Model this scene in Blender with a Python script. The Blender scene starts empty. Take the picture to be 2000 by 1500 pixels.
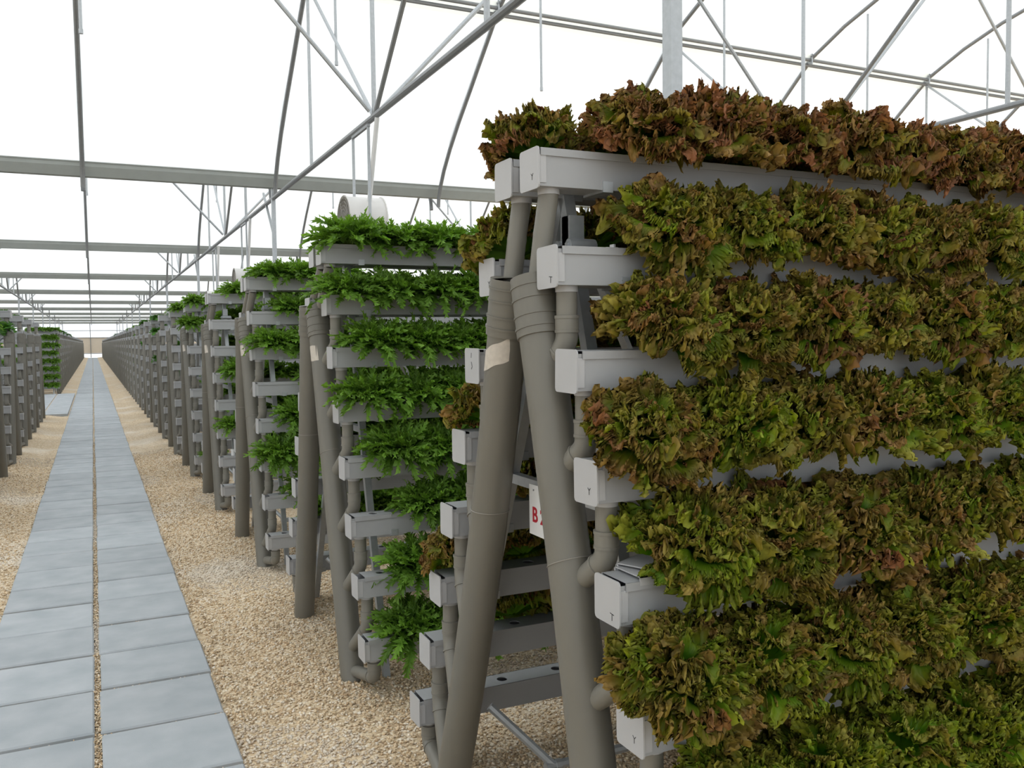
import bpy, math, random
import numpy as np
from mathutils import Vector, Matrix

# ------------------------------------------------------------------ scene, camera, sky
scene = bpy.context.scene
COL = scene.collection
random.seed(7)
rng = np.random.default_rng(7)
PI = math.pi

F_PX = 1709.3                                   # focal length in pixels of the 2000 px wide frame
CAM_H = 1.6
_vy = np.array([181. - 1000., 673. - 750., F_PX]); _vy /= np.linalg.norm(_vy)   # direction of the path
_vx = np.array([4580. - 1000., 616. - 750., F_PX]); _vx /= np.linalg.norm(_vx)  # direction of the troughs
_vx -= _vy * (_vx @ _vy); _vx /= np.linalg.norm(_vx)
_vz = np.cross(_vx, _vy)
if _vz[1] > 0:
    _vz = -_vz
CAMR = np.stack([_vx, _vy, _vz])
cam_d = bpy.data.cameras.new('camera')
cam_d.sensor_fit = 'HORIZONTAL'
cam_d.sensor_width = 36.0
cam_d.lens = F_PX / 2000.0 * 36.0
cam_d.clip_end = 600
cam_d.clip_start = 0.05
cam = bpy.data.objects.new('camera', cam_d)
COL.objects.link(cam)
m4 = Matrix.Identity(4)
for r in range(3):
    m4[r][0] = CAMR[r, 0]; m4[r][1] = -CAMR[r, 1]; m4[r][2] = -CAMR[r, 2]
m4[0][3], m4[1][3], m4[2][3] = 0.0, 0.0, CAM_H
cam.matrix_world = m4
scene.camera = cam

world = bpy.data.worlds.new('overcast_sky')
scene.world = world
world.use_nodes = True
wb = world.node_tree.nodes['Background']
wb.inputs['Color'].default_value = (0.955, 0.985, 1.0, 1)
wb.inputs['Strength'].default_value = 1.75
scene.view_settings.view_transform = 'Standard'
scene.view_settings.look = 'None'
scene.view_settings.gamma = 1.0
scene.view_settings.use_curve_mapping = False
scene.view_settings.exposure = 0.0

# ------------------------------------------------------------------ helpers
class MB:
    """collects verts and faces of one mesh"""
    def __init__(self):
        self.v = []; self.f = []; self.mi = []; self.sm = []
    def add(self, verts, faces, smooth=False, mat=0):
        b = len(self.v)
        self.v.extend([tuple(p) for p in verts])
        for f in faces:
            self.f.append(tuple(b + i for i in f)); self.mi.append(mat); self.sm.append(smooth)
    def box(self, lo, hi, M=None, mat=0):
        x0, y0, z0 = lo; x1, y1, z1 = hi
        vs = [(x0,y0,z0),(x1,y0,z0),(x1,y1,z0),(x0,y1,z0),(x0,y0,z1),(x1,y0,z1),(x1,y1,z1),(x0,y1,z1)]
        if M is not None:
            vs = [tuple(M @ Vector(p)) for p in vs]
        self.add(vs, [(0,3,2,1),(4,5,6,7),(0,1,5,4),(1,2,6,5),(2,3,7,6),(3,0,4,7)], mat=mat)
    def beam(self, a, b, w, h, up=(0,0,1), mat=0):
        a = Vector(a); b = Vector(b); d = b - a; L = d.length; d.normalize()
        u = Vector(up); s = d.cross(u)
        if s.length < 1e-4:
            s = d.cross(Vector((1,0,0)))
        s.normalize(); u = s.cross(d)
        M = Matrix(((d.x, s.x, u.x, a.x),(d.y, s.y, u.y, a.y),(d.z, s.z, u.z, a.z),(0,0,0,1)))
        self.box((0,-w/2,-h/2),(L,w/2,h/2), M, mat)
    def tube(self, pts, rad, n=12, caps=True, mat=0):
        P = [Vector(p) for p in pts]
        R = rad if isinstance(rad, (list, tuple)) else [rad]*len(P)
        T = []
        for i in range(len(P)):
            if i == 0: t = P[1]-P[0]
            elif i == len(P)-1: t = P[-1]-P[-2]
            else:
                t = (P[i+1]-P[i])
                if t.length < 1e-7: t = P[i]-P[i-1]
                t = t.normalized() + (P[i]-P[i-1]).normalized() if (P[i]-P[i-1]).length > 1e-7 else t
            T.append(t.normalized() if t.length > 1e-9 else Vector((0,0,1)))
        ref = Vector((0,0,1)) if abs(T[0].z) < .9 else Vector((1,0,0))
        N = (ref - T[0]*ref.dot(T[0])).normalized()
        vs = []
        for i in range(len(P)):
            N = (N - T[i]*N.dot(T[i])).normalized()
            B = T[i].cross(N)
            for k in range(n):
                a = 2*PI*k/n
                vs.append(P[i] + (N*math.cos(a) + B*math.sin(a))*R[i])
        fs = []
        for i in range(len(P)-1):
            for k in range(n):
                k2 = (k+1) % n
                fs.append((i*n+k, i*n+k2, (i+1)*n+k2, (i+1)*n+k))
        self.add(vs, fs, True, mat)
        if caps:
            self.add(vs[:n], [tuple(range(n-1,-1,-1))], False, mat)
            self.add(vs[-n:], [tuple(range(n))], False, mat)
    def ring(self, a, b, r, n=14, mat=0):      # a short collar with its own end faces
        self.tube([a, b], r, n, True, mat)
    def prism(self, prof, x0, x1, mat=0):      # profile in (y, z), extruded along x, closed
        n = len(prof)
        vs = [(x0, y, z) for y, z in prof] + [(x1, y, z) for y, z in prof]
        fs = [(i, (i+1) % n, n+(i+1) % n, n+i) for i in range(n)]
        fs += [tuple(range(n-1,-1,-1)), tuple(range(n, 2*n))]
        self.add(vs, fs, False, mat)
    def mesh(self, name, mats):
        me = bpy.data.meshes.new(name)
        me.from_pydata(self.v, [], self.f)
        if not isinstance(mats, (list, tuple)): mats = [mats]
        for m in mats: me.materials.append(m)
        me.polygons.foreach_set('material_index', self.mi)
        me.polygons.foreach_set('use_smooth', self.sm)
        me.update()
        if any(self.sm): me.set_sharp_from_angle(angle=math.radians(32))
        return me

def obj(name, me, parent=None, loc=None, rot=None):
    o = bpy.data.objects.new(name, me)
    COL.objects.link(o)
    if parent is not None: o.parent = parent
    if loc is not None: o.location = loc
    if rot is not None: o.rotation_euler = rot
    return o
def empty(name, loc=(0,0,0), rz=0):
    o = bpy.data.objects.new(name, None)
    COL.objects.link(o); o.location = loc; o.rotation_euler = (0,0,rz)
    o.empty_display_size = .1
    return o
def tag(o, label=None, cat=None, group=None, kind=None):
    if label: o['label'] = label
    if cat: o['category'] = cat
    if group: o['group'] = group
    if kind: o['kind'] = kind
    return o
def copy_tree(o, parent=None):
    c = o.copy(); COL.objects.link(c); c.parent = parent
    for ch in KIDS.get(o.name, [k for k in o.children]):
        copy_tree(ch, c)
    return c
KIDS = {}

ONES = ['zeroth','first','second','third','fourth','fifth','sixth','seventh','eighth','ninth','tenth','eleventh','twelfth',
        'thirteenth','fourteenth','fifteenth','sixteenth','seventeenth','eighteenth','nineteenth']
TENS = ['','','twenty','thirty','forty','fifty']
TENTH = ['','','twentieth','thirtieth','fortieth','fiftieth']
def ordinal(n):
    if n < 20: return ONES[n]
    return TENTH[n//10] if n % 10 == 0 else TENS[n//10] + '-' + ONES[n % 10]

# ------------------------------------------------------------------ materials
def mat_new(name):
    m = bpy.data.materials.new(name); m.use_nodes = True
    nt = m.node_tree
    return m, nt, nt.nodes['Principled BSDF'], nt.nodes, nt.links
def simple(name, col, rough=.5, metal=0., spec=.5, var=0., scale=20., bump=0.):
    m, nt, b, N, L = mat_new(name)
    b.inputs['Base Color'].default_value = (*col, 1)
    b.inputs['Roughness'].default_value = rough
    b.inputs['Metallic'].default_value = metal
    b.inputs['Specular IOR Level'].default_value = spec
    if var or bump:
        tc = N.new('ShaderNodeTexCoord'); no = N.new('ShaderNodeTexNoise')
        no.inputs['Scale'].default_value = scale; no.inputs['Detail'].default_value = 5
        L.new(tc.outputs['Object'], no.inputs['Vector'])
        if var:
            mx = N.new('ShaderNodeMix'); mx.data_type = 'RGBA'
            mx.inputs[6].default_value = (*[c*(1-var) for c in col], 1)
            mx.inputs[7].default_value = (*[min(1, c*(1+var)) for c in col], 1)
            L.new(no.outputs['Fac'], mx.inputs[0]); L.new(mx.outputs[2], b.inputs['Base Color'])
        if bump:
            bp = N.new('ShaderNodeBump'); bp.inputs['Strength'].default_value = bump; bp.inputs['Distance'].default_value = .002
            L.new(no.outputs['Fac'], bp.inputs['Height']); L.new(bp.outputs['Normal'], b.inputs['Normal'])
    return m

M_TROUGH = simple('trough_grey_pvc', (.335,.34,.35), .45, var=.05, scale=9)
M_CAP = simple('cap_light_pvc', (.42,.42,.43), .42, var=.04, scale=14)
M_PIPE = simple('pipe_olive_grey_pvc', (.150,.141,.118), .42, var=.10, scale=7)
M_PIPE2 = simple('drain_olive_grey_pvc', (.180,.170,.145), .45, var=.08, scale=15)
M_WHITE = simple('white_pvc', (.70,.70,.70), .4)
M_GALV = simple('galvanised_steel', (.44,.46,.48), .42, metal=.55, var=.16, scale=35)
M_GALVD = simple('weathered_steel_tube', (.27,.28,.29), .45, metal=.5, var=.12, scale=30)
M_GUT = simple('gutter_steel', (.36,.38,.36), .6, metal=.15, var=.10, scale=6)
M_BLACK = simple('black_ink', (.012,.012,.014), .6)
M_REDINK = simple('red_paint', (.45,.02,.035), .5)
M_TAPE = simple('masking_tape', (.52,.47,.41), .6, var=.25, scale=60)
M_SIGN = simple('sign_white', (.78,.78,.78), .4)
M_WIRE = simple('tie_wire', (.32,.30,.27), .5, metal=.4)
M_FANW = simple('fan_white_metal', (.68,.66,.64), .4, var=.06, scale=12)
M_FAND = simple('fan_guard_dark', (.10,.085,.08), .5)
M_ENDBEIGE = simple('end_wall_beige', (.62,.54,.44), .7, var=.05, scale=3)

# translucent roof film
def film_mat(name, tint, tr=.62):
    m, nt, b, N, L = mat_new(name)
    N.remove(b)
    out = N['Material Output']
    t = N.new('ShaderNodeBsdfTransparent'); t.inputs['Color'].default_value = (*tint, 1)
    s = N.new('ShaderNodeBsdfTranslucent'); s.inputs['Color'].default_value = (*tint, 1)
    d = N.new('ShaderNodeBsdfDiffuse'); d.inputs['Color'].default_value = (*tint, 1)
    m1 = N.new('ShaderNodeMixShader'); m1.inputs[0].default_value = .22
    L.new(s.outputs[0], m1.inputs[1]); L.new(d.outputs[0], m1.inputs[2])
    m2 = N.new('ShaderNodeMixShader'); m2.inputs[0].default_value = tr
    L.new(m1.outputs[0], m2.inputs[1]); L.new(t.outputs[0], m2.inputs[2])
    L.new(m2.outputs[0], out.inputs['Surface'])
    return m
M_FILM = film_mat('greenhouse_film', (.97,.985,.985), .10)
M_FILM2 = film_mat('folded_film', (.88,.87,.80), .25)
M_ENDFILM = film_mat('end_wall_film', (.90,.91,.92), .35)

# gravel
def gravel_base():
    m, nt, b, N, L = mat_new('gravel_bed')
    tc = N.new('ShaderNodeTexCoord')
    vo = N.new('ShaderNodeTexVoronoi'); vo.inputs['Scale'].default_value = 85
    L.new(tc.outputs['Object'], vo.inputs['Vector'])
    cr = N.new('ShaderNodeValToRGB')
    e = cr.color_ramp.elements
    e[0].position = 0; e[0].color = (.36,.25,.15,1)
    e[1].position = 1; e[1].color = (.82,.73,.60,1)
    for p, c in ((.25,(.54,.40,.25,1)),(.5,(.65,.50,.325,1)),(.75,(.72,.58,.40,1))):
        n = e.new(p); n.color = c
    sep = N.new('ShaderNodeSeparateColor'); L.new(vo.outputs['Color'], sep.inputs[0]); L.new(sep.outputs[0], cr.inputs[0])
    big = N.new('ShaderNodeTexNoise'); big.inputs['Scale'].default_value = .9; big.inputs['Detail'].default_value = 4
    L.new(tc.outputs['Object'], big.inputs['Vector'])
    rmp = N.new('ShaderNodeValToRGB'); rmp.color_ramp.elements[0].position = .52; rmp.color_ramp.elements[1].position = .68
    L.new(big.outputs['Fac'], rmp.inputs[0])
    mx = N.new('ShaderNodeMix'); mx.data_type = 'RGBA'; mx.inputs[7].default_value = (.74,.68,.60,1)
    ml = N.new('ShaderNodeMath'); ml.operation = 'MULTIPLY'; ml.inputs[1].default_value = .6
    L.new(rmp.outputs[0], ml.inputs[0]); L.new(ml.outputs[0], mx.inputs[0]); L.new(cr.outputs[0], mx.inputs[6])
    L.new(mx.outputs[2], b.inputs['Base Color'])
    b.inputs['Roughness'].default_value = .9
    bp = N.new('ShaderNodeBump'); bp.inputs['Strength'].default_value = .9; bp.inputs['Distance'].default_value = .008; bp.invert = True
    L.new(vo.outputs['Distance'], bp.inputs['Height']); L.new(bp.outputs['Normal'], b.inputs['Normal'])
    return m
M_GRAVEL = gravel_base()
def pebble_mat():
    m, nt, b, N, L = mat_new('pebbles')
    a = N.new('ShaderNodeAttribute'); a.attribute_name = 'Col'
    L.new(a.outputs['Color'], b.inputs['Base Color'])
    b.inputs['Roughness'].default_value = .85
    return m
M_PEBBLE = pebble_mat()
def paver_mat():
    m, nt, b, N, L = mat_new('paver_blue_grey')
    tc = N.new('ShaderNodeTexCoord'); oi = N.new('ShaderNodeObjectInfo')
    no = N.new('ShaderNodeTexNoise'); no.inputs['Scale'].default_value = 5; no.inputs['Detail'].default_value = 7
    geo = N.new('ShaderNodeNewGeometry'); L.new(geo.outputs['Position'], no.inputs['Vector'])
    cr = N.new('ShaderNodeValToRGB'); e = cr.color_ramp.elements
    e[0].position = .3; e[0].color = (.345,.375,.40,1); e[1].position = .75; e[1].color = (.455,.475,.50,1)
    L.new(no.outputs['Fac'], cr.inputs[0])
    hs = N.new('ShaderNodeHueSaturation')
    mr = N.new('ShaderNodeMapRange'); mr.inputs[3].default_value = .93; mr.inputs[4].default_value = 1.06
    L.new(oi.outputs['Random'], mr.inputs[0]); L.new(mr.outputs[0], hs.inputs['Value'])
    L.new(cr.outputs[0], hs.inputs['Color']); L.new(hs.outputs[0], b.inputs['Base Color'])
    fi = N.new('ShaderNodeTexNoise'); fi.inputs['Scale'].default_value = 260
    L.new(geo.outputs['Position'], fi.inputs['Vector'])
    bp = N.new('ShaderNodeBump'); bp.inputs['Strength'].default_value = .25; bp.inputs['Distance'].default_value = .002
    L.new(fi.outputs['Fac'], bp.inputs['Height']); L.new(bp.outputs['Normal'], b.inputs['Normal'])
    b.inputs['Roughness'].default_value = .75
    return m
M_PAVER = paver_mat()

# leaves: colour by an attribute along the leaf (0 heart .. 1 rim) and the plant's own tint
def leaf_mat(name, stops, red_stops=None, transl=.35, rough=.45):
    m, nt, b, N, L = mat_new(name)
    at = N.new('ShaderNodeAttribute'); at.attribute_name = 'Col'
    sep = N.new('ShaderNodeSeparateColor'); L.new(at.outputs['Color'], sep.inputs[0])
    def ramp(st):
        cr = N.new('ShaderNodeValToRGB'); e = cr.color_ramp.elements
        e[0].position = st[0][0]; e[0].color = (*st[0][1],1); e[1].position = st[-1][0]; e[1].color = (*st[-1][1],1)
        for p, c in st[1:-1]:
            n = e.new(p); n.color = (*c,1)
        L.new(sep.outputs[0], cr.inputs[0]); return cr
    c1 = ramp(stops)
    colout = c1.outputs[0]
    if red_stops:
        c2 = ramp(red_stops)
        oi = N.new('ShaderNodeObjectInfo')
        s2 = N.new('ShaderNodeSeparateColor'); L.new(oi.outputs['Color'], s2.inputs[0])
        ad = N.new('ShaderNodeMath'); ad.operation = 'ADD'; L.new(s2.outputs[0], ad.inputs[0])
        su = N.new('ShaderNodeMath'); su.operation = 'SUBTRACT'; L.new(sep.outputs[1], su.inputs[0]); su.inputs[1].default_value = .5
        L.new(su.outputs[0], ad.inputs[1]); ad.use_clamp = True
        mx = N.new('ShaderNodeMix'); mx.data_type = 'RGBA'
        L.new(ad.outputs[0], mx.inputs[0]); L.new(c1.outputs[0], mx.inputs[6]); L.new(c2.outputs[0], mx.inputs[7])
        colout = mx.outputs[2]
    hs = N.new('ShaderNodeHueSaturation')
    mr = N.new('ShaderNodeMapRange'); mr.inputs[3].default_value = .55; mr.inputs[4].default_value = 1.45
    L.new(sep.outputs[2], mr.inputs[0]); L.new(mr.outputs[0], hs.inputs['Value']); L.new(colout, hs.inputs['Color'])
    L.new(hs.outputs[0], b.inputs['Base Color'])
    b.inputs['Roughness'].default_value = rough; b.inputs['Specular IOR Level'].default_value = .22
    tr = N.new('ShaderNodeBsdfTranslucent')
    h2 = N.new('ShaderNodeHueSaturation'); h2.inputs['Saturation'].default_value = 1.1; h2.inputs['Value'].default_value = 1.3
    L.new(hs.outputs[0], h2.inputs['Color']); L.new(h2.outputs[0], tr.inputs['Color'])
    mix = N.new('ShaderNodeMixShader'); mix.inputs[0].default_value = transl
    L.new(b.outputs[0], mix.inputs[1]); L.new(tr.outputs[0], mix.inputs[2])
    L.new(mix.outputs[0], N['Material Output'].inputs['Surface'])
    return m
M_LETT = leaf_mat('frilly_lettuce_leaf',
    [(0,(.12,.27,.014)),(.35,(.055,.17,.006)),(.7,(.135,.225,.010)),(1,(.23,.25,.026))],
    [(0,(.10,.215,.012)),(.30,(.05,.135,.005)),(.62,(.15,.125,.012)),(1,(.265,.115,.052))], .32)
M_MIZ = leaf_mat('mizuna_leaf', [(0,(.28,.40,.10)),(.3,(.09,.20,.024)),(1,(.175,.32,.045))], None, .34, .36)
M_DARKGREEN = leaf_mat('dark_salad_leaf', [(0,(.16,.24,.05)),(.4,(.045,.13,.018)),(1,(.07,.19,.025))], None, .3)

# ------------------------------------------------------------------ setting: ground, path, roof
PITCH = 2.31
SPAN = 11.55
G0 = 3.35                     # first gutter ahead of the camera's left shoulder
END_Y = G0 + 10*SPAN
XL, XR = -42.0, 48.0

# floor: gravel bed with a low mound along the racks
def floor_z(x):
    ax = abs(x + .035)
    if ax < .50: return -.030
    if ax < .55: return -.010
    t = min(1, (ax-.62)/.35); t = t*t*(3-2*t)
    return -.010 + .045*t
xs = [XL, -20, -6, -2.5, -1.4] + [round(-1.1+.05*i, 3) for i in range(45)] + [1.4, 2.5, 6, 20, XR]
ys = [-G0-SPAN] + [-2+2*i for i in range(14)] + [40, 60, 90, END_Y+.5]
mb = MB()
vs = [(x, y, floor_z(x)) for y in ys for x in xs]
nx = len(xs)
mb.add(vs, [(j*nx+i, j*nx+i+1, (j+1)*nx+i+1, (j+1)*nx+i) for j in range(len(ys)-1) for i in range(nx-1)], True)
floor = obj('floor', mb.mesh('floor', M_GRAVEL)); tag(floor, kind='structure')

# pavers: two columns of square slabs with open joints
PW, PP = .487, .513
def bevel_slab(w, l, t=.05, b=.007):
    m = MB()
    x, y = w/2, l/2
    vs = [(-x,-y,-t),(x,-y,-t),(x,y,-t),(-x,y,-t),
          (-x,-y,-b),(x,-y,-b),(x,y,-b),(-x,y,-b),
          (-x+b,-y+b,0),(x-b,-y+b,0),(x-b,y-b,0),(-x+b,y-b,0)]
    fs = [(8,9,10,11)] + [(i,(i+1)%4,4+(i+1)%4,4+i) for i in range(4)] + [(4+i,4+(i+1)%4,8+(i+1)%4,8+i) for i in range(4)]
    m.add(vs, fs); return m
slab_me = bevel_slab(PW, .484).mesh('paver', M_PAVER)
rows = 0
y = 3.92 - 3*PP - PP/2
far = MB()
while y < END_Y - 1:
    for ci, cx in enumerate((-.293, .222)):
        if rows < 120:
            o = obj('paver', slab_me, floor, (cx + random.uniform(-.004,.004), y + random.uniform(-.005,.005), random.uniform(-.002,.003)),
                    (random.uniform(-.003,.003), random.uniform(-.003,.003), random.uniform(-.006,.006)))
        else:
            far.box((cx-PW/2, y-.247, -.05), (cx+PW/2, y+.247, 0))
    rows += 1; y += PP
# the paved crossing on the left between the two blocks of racks
yy = 22.1
while yy < 31.0:
    for k in range(14):
        cx = -.293 - .515*(k+1)
        far.box((cx-PW/2, yy, -.03), (cx+PW/2, yy+.49, .05))
    yy += PP
tag(obj('far_pavers', far.mesh('far_pavers', M_PAVER), floor), kind='stuff')

# pebbles lying on the near gravel
def pebbles(n, area, size, zz=None):
    base = np.array([(1,0,0),(-1,0,0),(0,1,0),(0,-1,0),(0,0,1),(0,0,-1)], float)
    tri = np.array([(0,2,4),(2,1,4),(1,3,4),(3,0,4),(2,0,5),(1,2,5),(3,1,5),(0,3,5)])
    x0, x1, y0, y1 = area
    px = rng.uniform(x0, x1, n); u = rng.uniform(0, 1, n)
    py = y0*(y1/y0)**u                                  # denser close by
    pz = np.array([floor_z(v) for v in px]) if zz is None else rng.uniform(zz[0], zz[1], n)
    s = size*rng.uniform(.6, 1.35, (n,1,1))*rng.uniform(.65, 1.25, (n,1,3))*np.array([1,1,.75])
    a = rng.uniform(0, 2*PI, n); ca, sa = np.cos(a), np.sin(a)
    P = base[None]*s + rng.normal(0, .12, (n,6,3))*s
    tl = rng.uniform(-.6,.6,(n,1)); P[:,:,2] += P[:,:,0]*tl
    X = P[:,:,0]*ca[:,None] - P[:,:,1]*sa[:,None]; Y = P[:,:,0]*sa[:,None] + P[:,:,1]*ca[:,None]
    V = np.stack([X+px[:,None], Y+py[:,None], P[:,:,2]+(pz+size*.35)[:,None]], 2)
    Fc = tri[None] + (np.arange(n)*6)[:,None,None]
    pal = np.array([(.68,.525,.345),(.60,.45,.28),(.75,.62,.44),(.82,.73,.61),(.48,.335,.20),(.72,.56,.38),(.65,.48,.30),(.78,.67,.53),(.40,.30,.19)])
    c = pal[rng.integers(0, len(pal), n)]*rng.uniform(.85,1.12,(n,1))
    # pale washed patches
    w = (np.sin(px*4.1+py*1.7)+np.sin(py*2.3-px*1.3+1.2)) > 1.05
    c[w] = c[w]*.55 + np.array([.66,.61,.55])*.45
    return V.reshape(-1,3), Fc.reshape(-1,3), np.repeat(c, 6, 0)
Vs, Fs, Cs = [], [], []; off = 0
for n, area, size, zz in ((44000, (.470,2.6,1.6,7.5), .0075, None), (9000, (-.050,-.020,2.2,16), .0055, (-.026,-.010)), (9000, (.47,1.35,7.5,14), .0085, None),
                      (10000, (-1.3,-.540,5.2,14), .008, None)):
    v, f, c = pebbles(n, area, size, zz)
    Vs.append(v); Fs.append(f+off); Cs.append(c); off += len(v)
# grains caught in the paver joints
for k in range(22):
    yj = 3.92 - 3*PP + k*PP
    v, f, c = pebbles(150, (-.53,.46,yj-.015,yj-.002), .0042, (-.026,-.007))
    Vs.append(v); Fs.append(f+off); Cs.append(c); off += len(v)
V = np.concatenate(Vs); Fc = np.concatenate(Fs); C = np.concatenate(Cs)
me = bpy.data.meshes.new('pebbles')
me.vertices.add(len(V)); me.vertices.foreach_set('co', V.astype(np.float32).ravel())
me.loops.add(len(Fc)*3); me.loops.foreach_set('vertex_index', Fc.astype(np.int32).ravel())
me.polygons.add(len(Fc)); me.polygons.foreach_set('loop_start', np.arange(0,len(Fc)*3,3,dtype=np.int32))
me.polygons.foreach_set('loop_total', np.full(len(Fc),3,np.int32))
me.update(calc_edges=True)
ca = me.color_attributes.new('Col','FLOAT_COLOR','POINT')
ca.data.foreach_set('color', np.concatenate([C, np.ones((len(C),1))],1).astype(np.float32).ravel())
me.materials.append(M_PEBBLE)
tag(obj('pebbles', me, floor), kind='stuff')

# roof arch profile: offset from mid span -> height
ARCH = [(0,7.32),(.7,7.25),(1.4,7.10),(2.15,6.87),(2.9,6.55),(3.55,6.04),(4.1,5.60),(4.6,5.21),(5.0,4.86),(5.3,4.55),(5.48,4.30),(5.57,4.12),(5.60,3.96)]
def arch_z(o):
    o = abs(o)
    return float(np.interp(o, [a for a,_ in ARCH], [b for _,b in ARCH]))
arch_pts = [(-a, b) for a, b in ARCH[::-1]] + ARCH[1:]
AX = [{-1: -.22+.17, 1: 5.78-.15}.get(k, 2.78 + 3*k) if k in (-1, 1) else 2.78 + 3*k for k in range(-7, 9)]          # arch planes; every second one carries a truss
CHORD_Z = 3.98
ax_n = 10
tube_arch = MB(); tube_arch.tube([(0, a, b) for a, b in arch_pts], .034, ax_n)
ME_ARCH = tube_arch.mesh('arch', M_GALVD)
t = MB(); t.tube([(0, a, b+.105) for a, b in arch_pts if 2.7 <= abs(a) <= 5.2 and a > 0], .018, 8)
ME_ARCH2 = t.mesh('arch_doubler', M_GALV)
t = MB(); t.tube([(0,-5.75,CHORD_Z),(0,5.75,CHORD_Z)], .036, 10); ME_CHORD = t.mesh('bottom_chord', M_GALVD)
def rod(a, b, r, name, mat=M_GALV, n=8):
    t = MB(); t.tube([a, b], r, n); return t.mesh(name, mat)
ME_WEBS = [rod((0,0,CHORD_Z),(0,0,7.28),.026,'web'), rod((0,.05,CHORD_Z+.03),(0,2.95,6.42),.022,'web', M_GALV),
           rod((0,-.05,CHORD_Z+.03),(0,-2.95,6.42),.026,'web', M_GALVD),
           rod((0,2.95,CHORD_Z),(0,2.95,6.45),.022,'web'), rod((0,-2.95,CHORD_Z),(0,-2.95,6.45),.026,'web')]
ME_BRACE = [rod((-.05,0,CHORD_Z+.05),(-3.0,0,7.2),.024,'brace'), rod((.05,0,CHORD_Z+.05),(3.0,0,7.2),.026,'brace')]
t = MB(); t.tube([(0,1.70,5.04),(0,1.70,6.93)],.018,8); t.ring((0,1.70,5.0),(0,1.70,5.05),.023,8); ME_HANG = t.mesh('hanger_rod', M_GALV)
t = MB(); t.box((-.031,-.034,0),(.031,.034,CHORD_Z+.2)); ME_COL = t.mesh('column', M_GALV)
t = MB(); t.beam((0,.03,3.38),(0,.90,4.20),.035,.035); ME_KNEE = t.mesh('knee_brace', M_GALV)
t = MB()
t.box((-.07,-.012,-.09),(.07,.012,.09)); t.tube([(-.05,-.03,.05),(-.05,.03,.05)],.016,8); t.tube([(.05,-.03,-.05),(.05,.03,-.05)],.016,8)
ME_PLATE = t.mesh('joint_plate', M_GALV)
gp = [(-.15,.185),(-.15,.20),(-.125,.20),(-.118,.13),(-.06,.0),(.06,.0),(.118,.13),(.125,.20),(.15,.20),(.15,.185),(.135,.185),(.130,.125),(.07,-.012),(-.07,-.012),(-.130,.125),(-.135,.185)]
t = MB(); t.prism([(a, b+4.155) for a, b in gp], XL, XR); ME_GUT = t.mesh('gutter', M_GUT)
t = MB()
t.tube([(XL,0,0),(XR,0,0)], .030, 8); t.tube([(XL,.06,-.075),(XR,.06,-.075)], .030, 8)
ME_RAIL = t.mesh('film_rail', M_GALVD)
# flap of doubled film hanging under the rail
t = MB()
prof = [(-.05,.085),(.0,.05),(.06,-.005),(.12,-.06),(.19,-.12)]
nxs = 61
vs = []
for i in range(nxs):
    x = XL + (XR-XL)*i/(nxs-1)
    for k,(a,b) in enumerate(prof):
        vs.append((x, a, b + .012*math.sin(i*1.7+k)))
t.add(vs, [(i*5+k,(i+1)*5+k,(i+1)*5+k+1,i*5+k+1) for i in range(nxs-1) for k in range(4)], True)
ME_FLAP = t.mesh('film_flap', M_FILM2)
t = MB()
fh = [(a, b+.05) for a, b in ARCH[:10]] + [(5.52,4.44),(5.70,4.335)]
fp = [(-a, b) for a, b in fh[::-1]] + fh[1:]
vs = [(x, a, b) for x in (XL, XR) for a, b in fp]; n = len(fp)
t.add(vs, [(i, i+1, n+i+1, n+i) for i in range(n-1)], True)
ME_FILM = t.mesh('ceiling', M_FILM)

for s in range(-2, 10):
    mid = G0 + SPAN*s + SPAN/2
    c = obj('ceiling', ME_FILM, None, (0, mid, 0)); tag(c, kind='structure')
    obj('gutter', ME_GUT, c, (0, SPAN/2, 0))
    if s >= 0:
        obj('film_rail', ME_RAIL, c, (0, 2.90, 6.51)); obj('film_flap', ME_FLAP, c, (0, 2.90, 6.51))
    for k, x in enumerate(AX):
        truss = (k % 2 == 1)     # index 7 is the plane at x = 2.78
        if s > 3 and abs(x) > 12: continue
        obj('arch', ME_ARCH, c, (x,0,0))
        if s < 5: obj('hanger_rod', ME_HANG, c, (x+.05,0,0))
        if s == 0:
            obj('arch_doubler', ME_ARCH2, c, (x,0,0)); obj('joint_plate', ME_PLATE, c, (x-.04,2.92,6.52), (0,0,PI/2))
        if truss:
            obj('bottom_chord', ME_CHORD, c, (x,0,0))
            obj('column', ME_COL, c, (x - (.345 if (s == -1 and abs(x-2.78) < .1) else 0), SPAN/2, 0))
            if s < 6:
                for w in ME_WEBS: obj('web', w, c, (x,0,0))
                for w in ME_BRACE: obj('brace', w, c, (x,0,0))
                obj('knee_brace', ME_KNEE, c, (x, SPAN/2, 0))

# outer walls of film and the far end wall
def wall(name, m, lo, hi):
    t = MB(); t.box(lo, hi); o = obj(name, t.mesh(name, m)); tag(o, kind='structure'); return o
Y0 = G0 - 2*SPAN
wall('wall_left', M_ENDFILM, (XL-.02, Y0, 0), (XL, END_Y, 4.3))
wall('wall_right', M_ENDFILM, (XR, Y0, 0), (XR+.02, END_Y, 4.3))
wall('wall_front', M_ENDFILM, (XL, Y0-.02, 0), (XR, Y0, 7.3))
wb_ = wall('wall_back', M_ENDFILM, (XL, END_Y+.3, 0), (XR, END_Y+.32, 7.3))
t = MB(); t.box((XL, END_Y+.18, .55), (XR, END_Y+.25, 2.45)); obj('lower_cladding', t.mesh('lower_cladding', M_ENDBEIGE), wb_)
for z in (.5, 2.45, 3.3):
    t = MB(); t.tube([(-12,END_Y+.1,z),(12,END_Y+.1,z)],.035,6); obj('girt', t.mesh('girt', M_GALVD), wb_)
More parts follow.
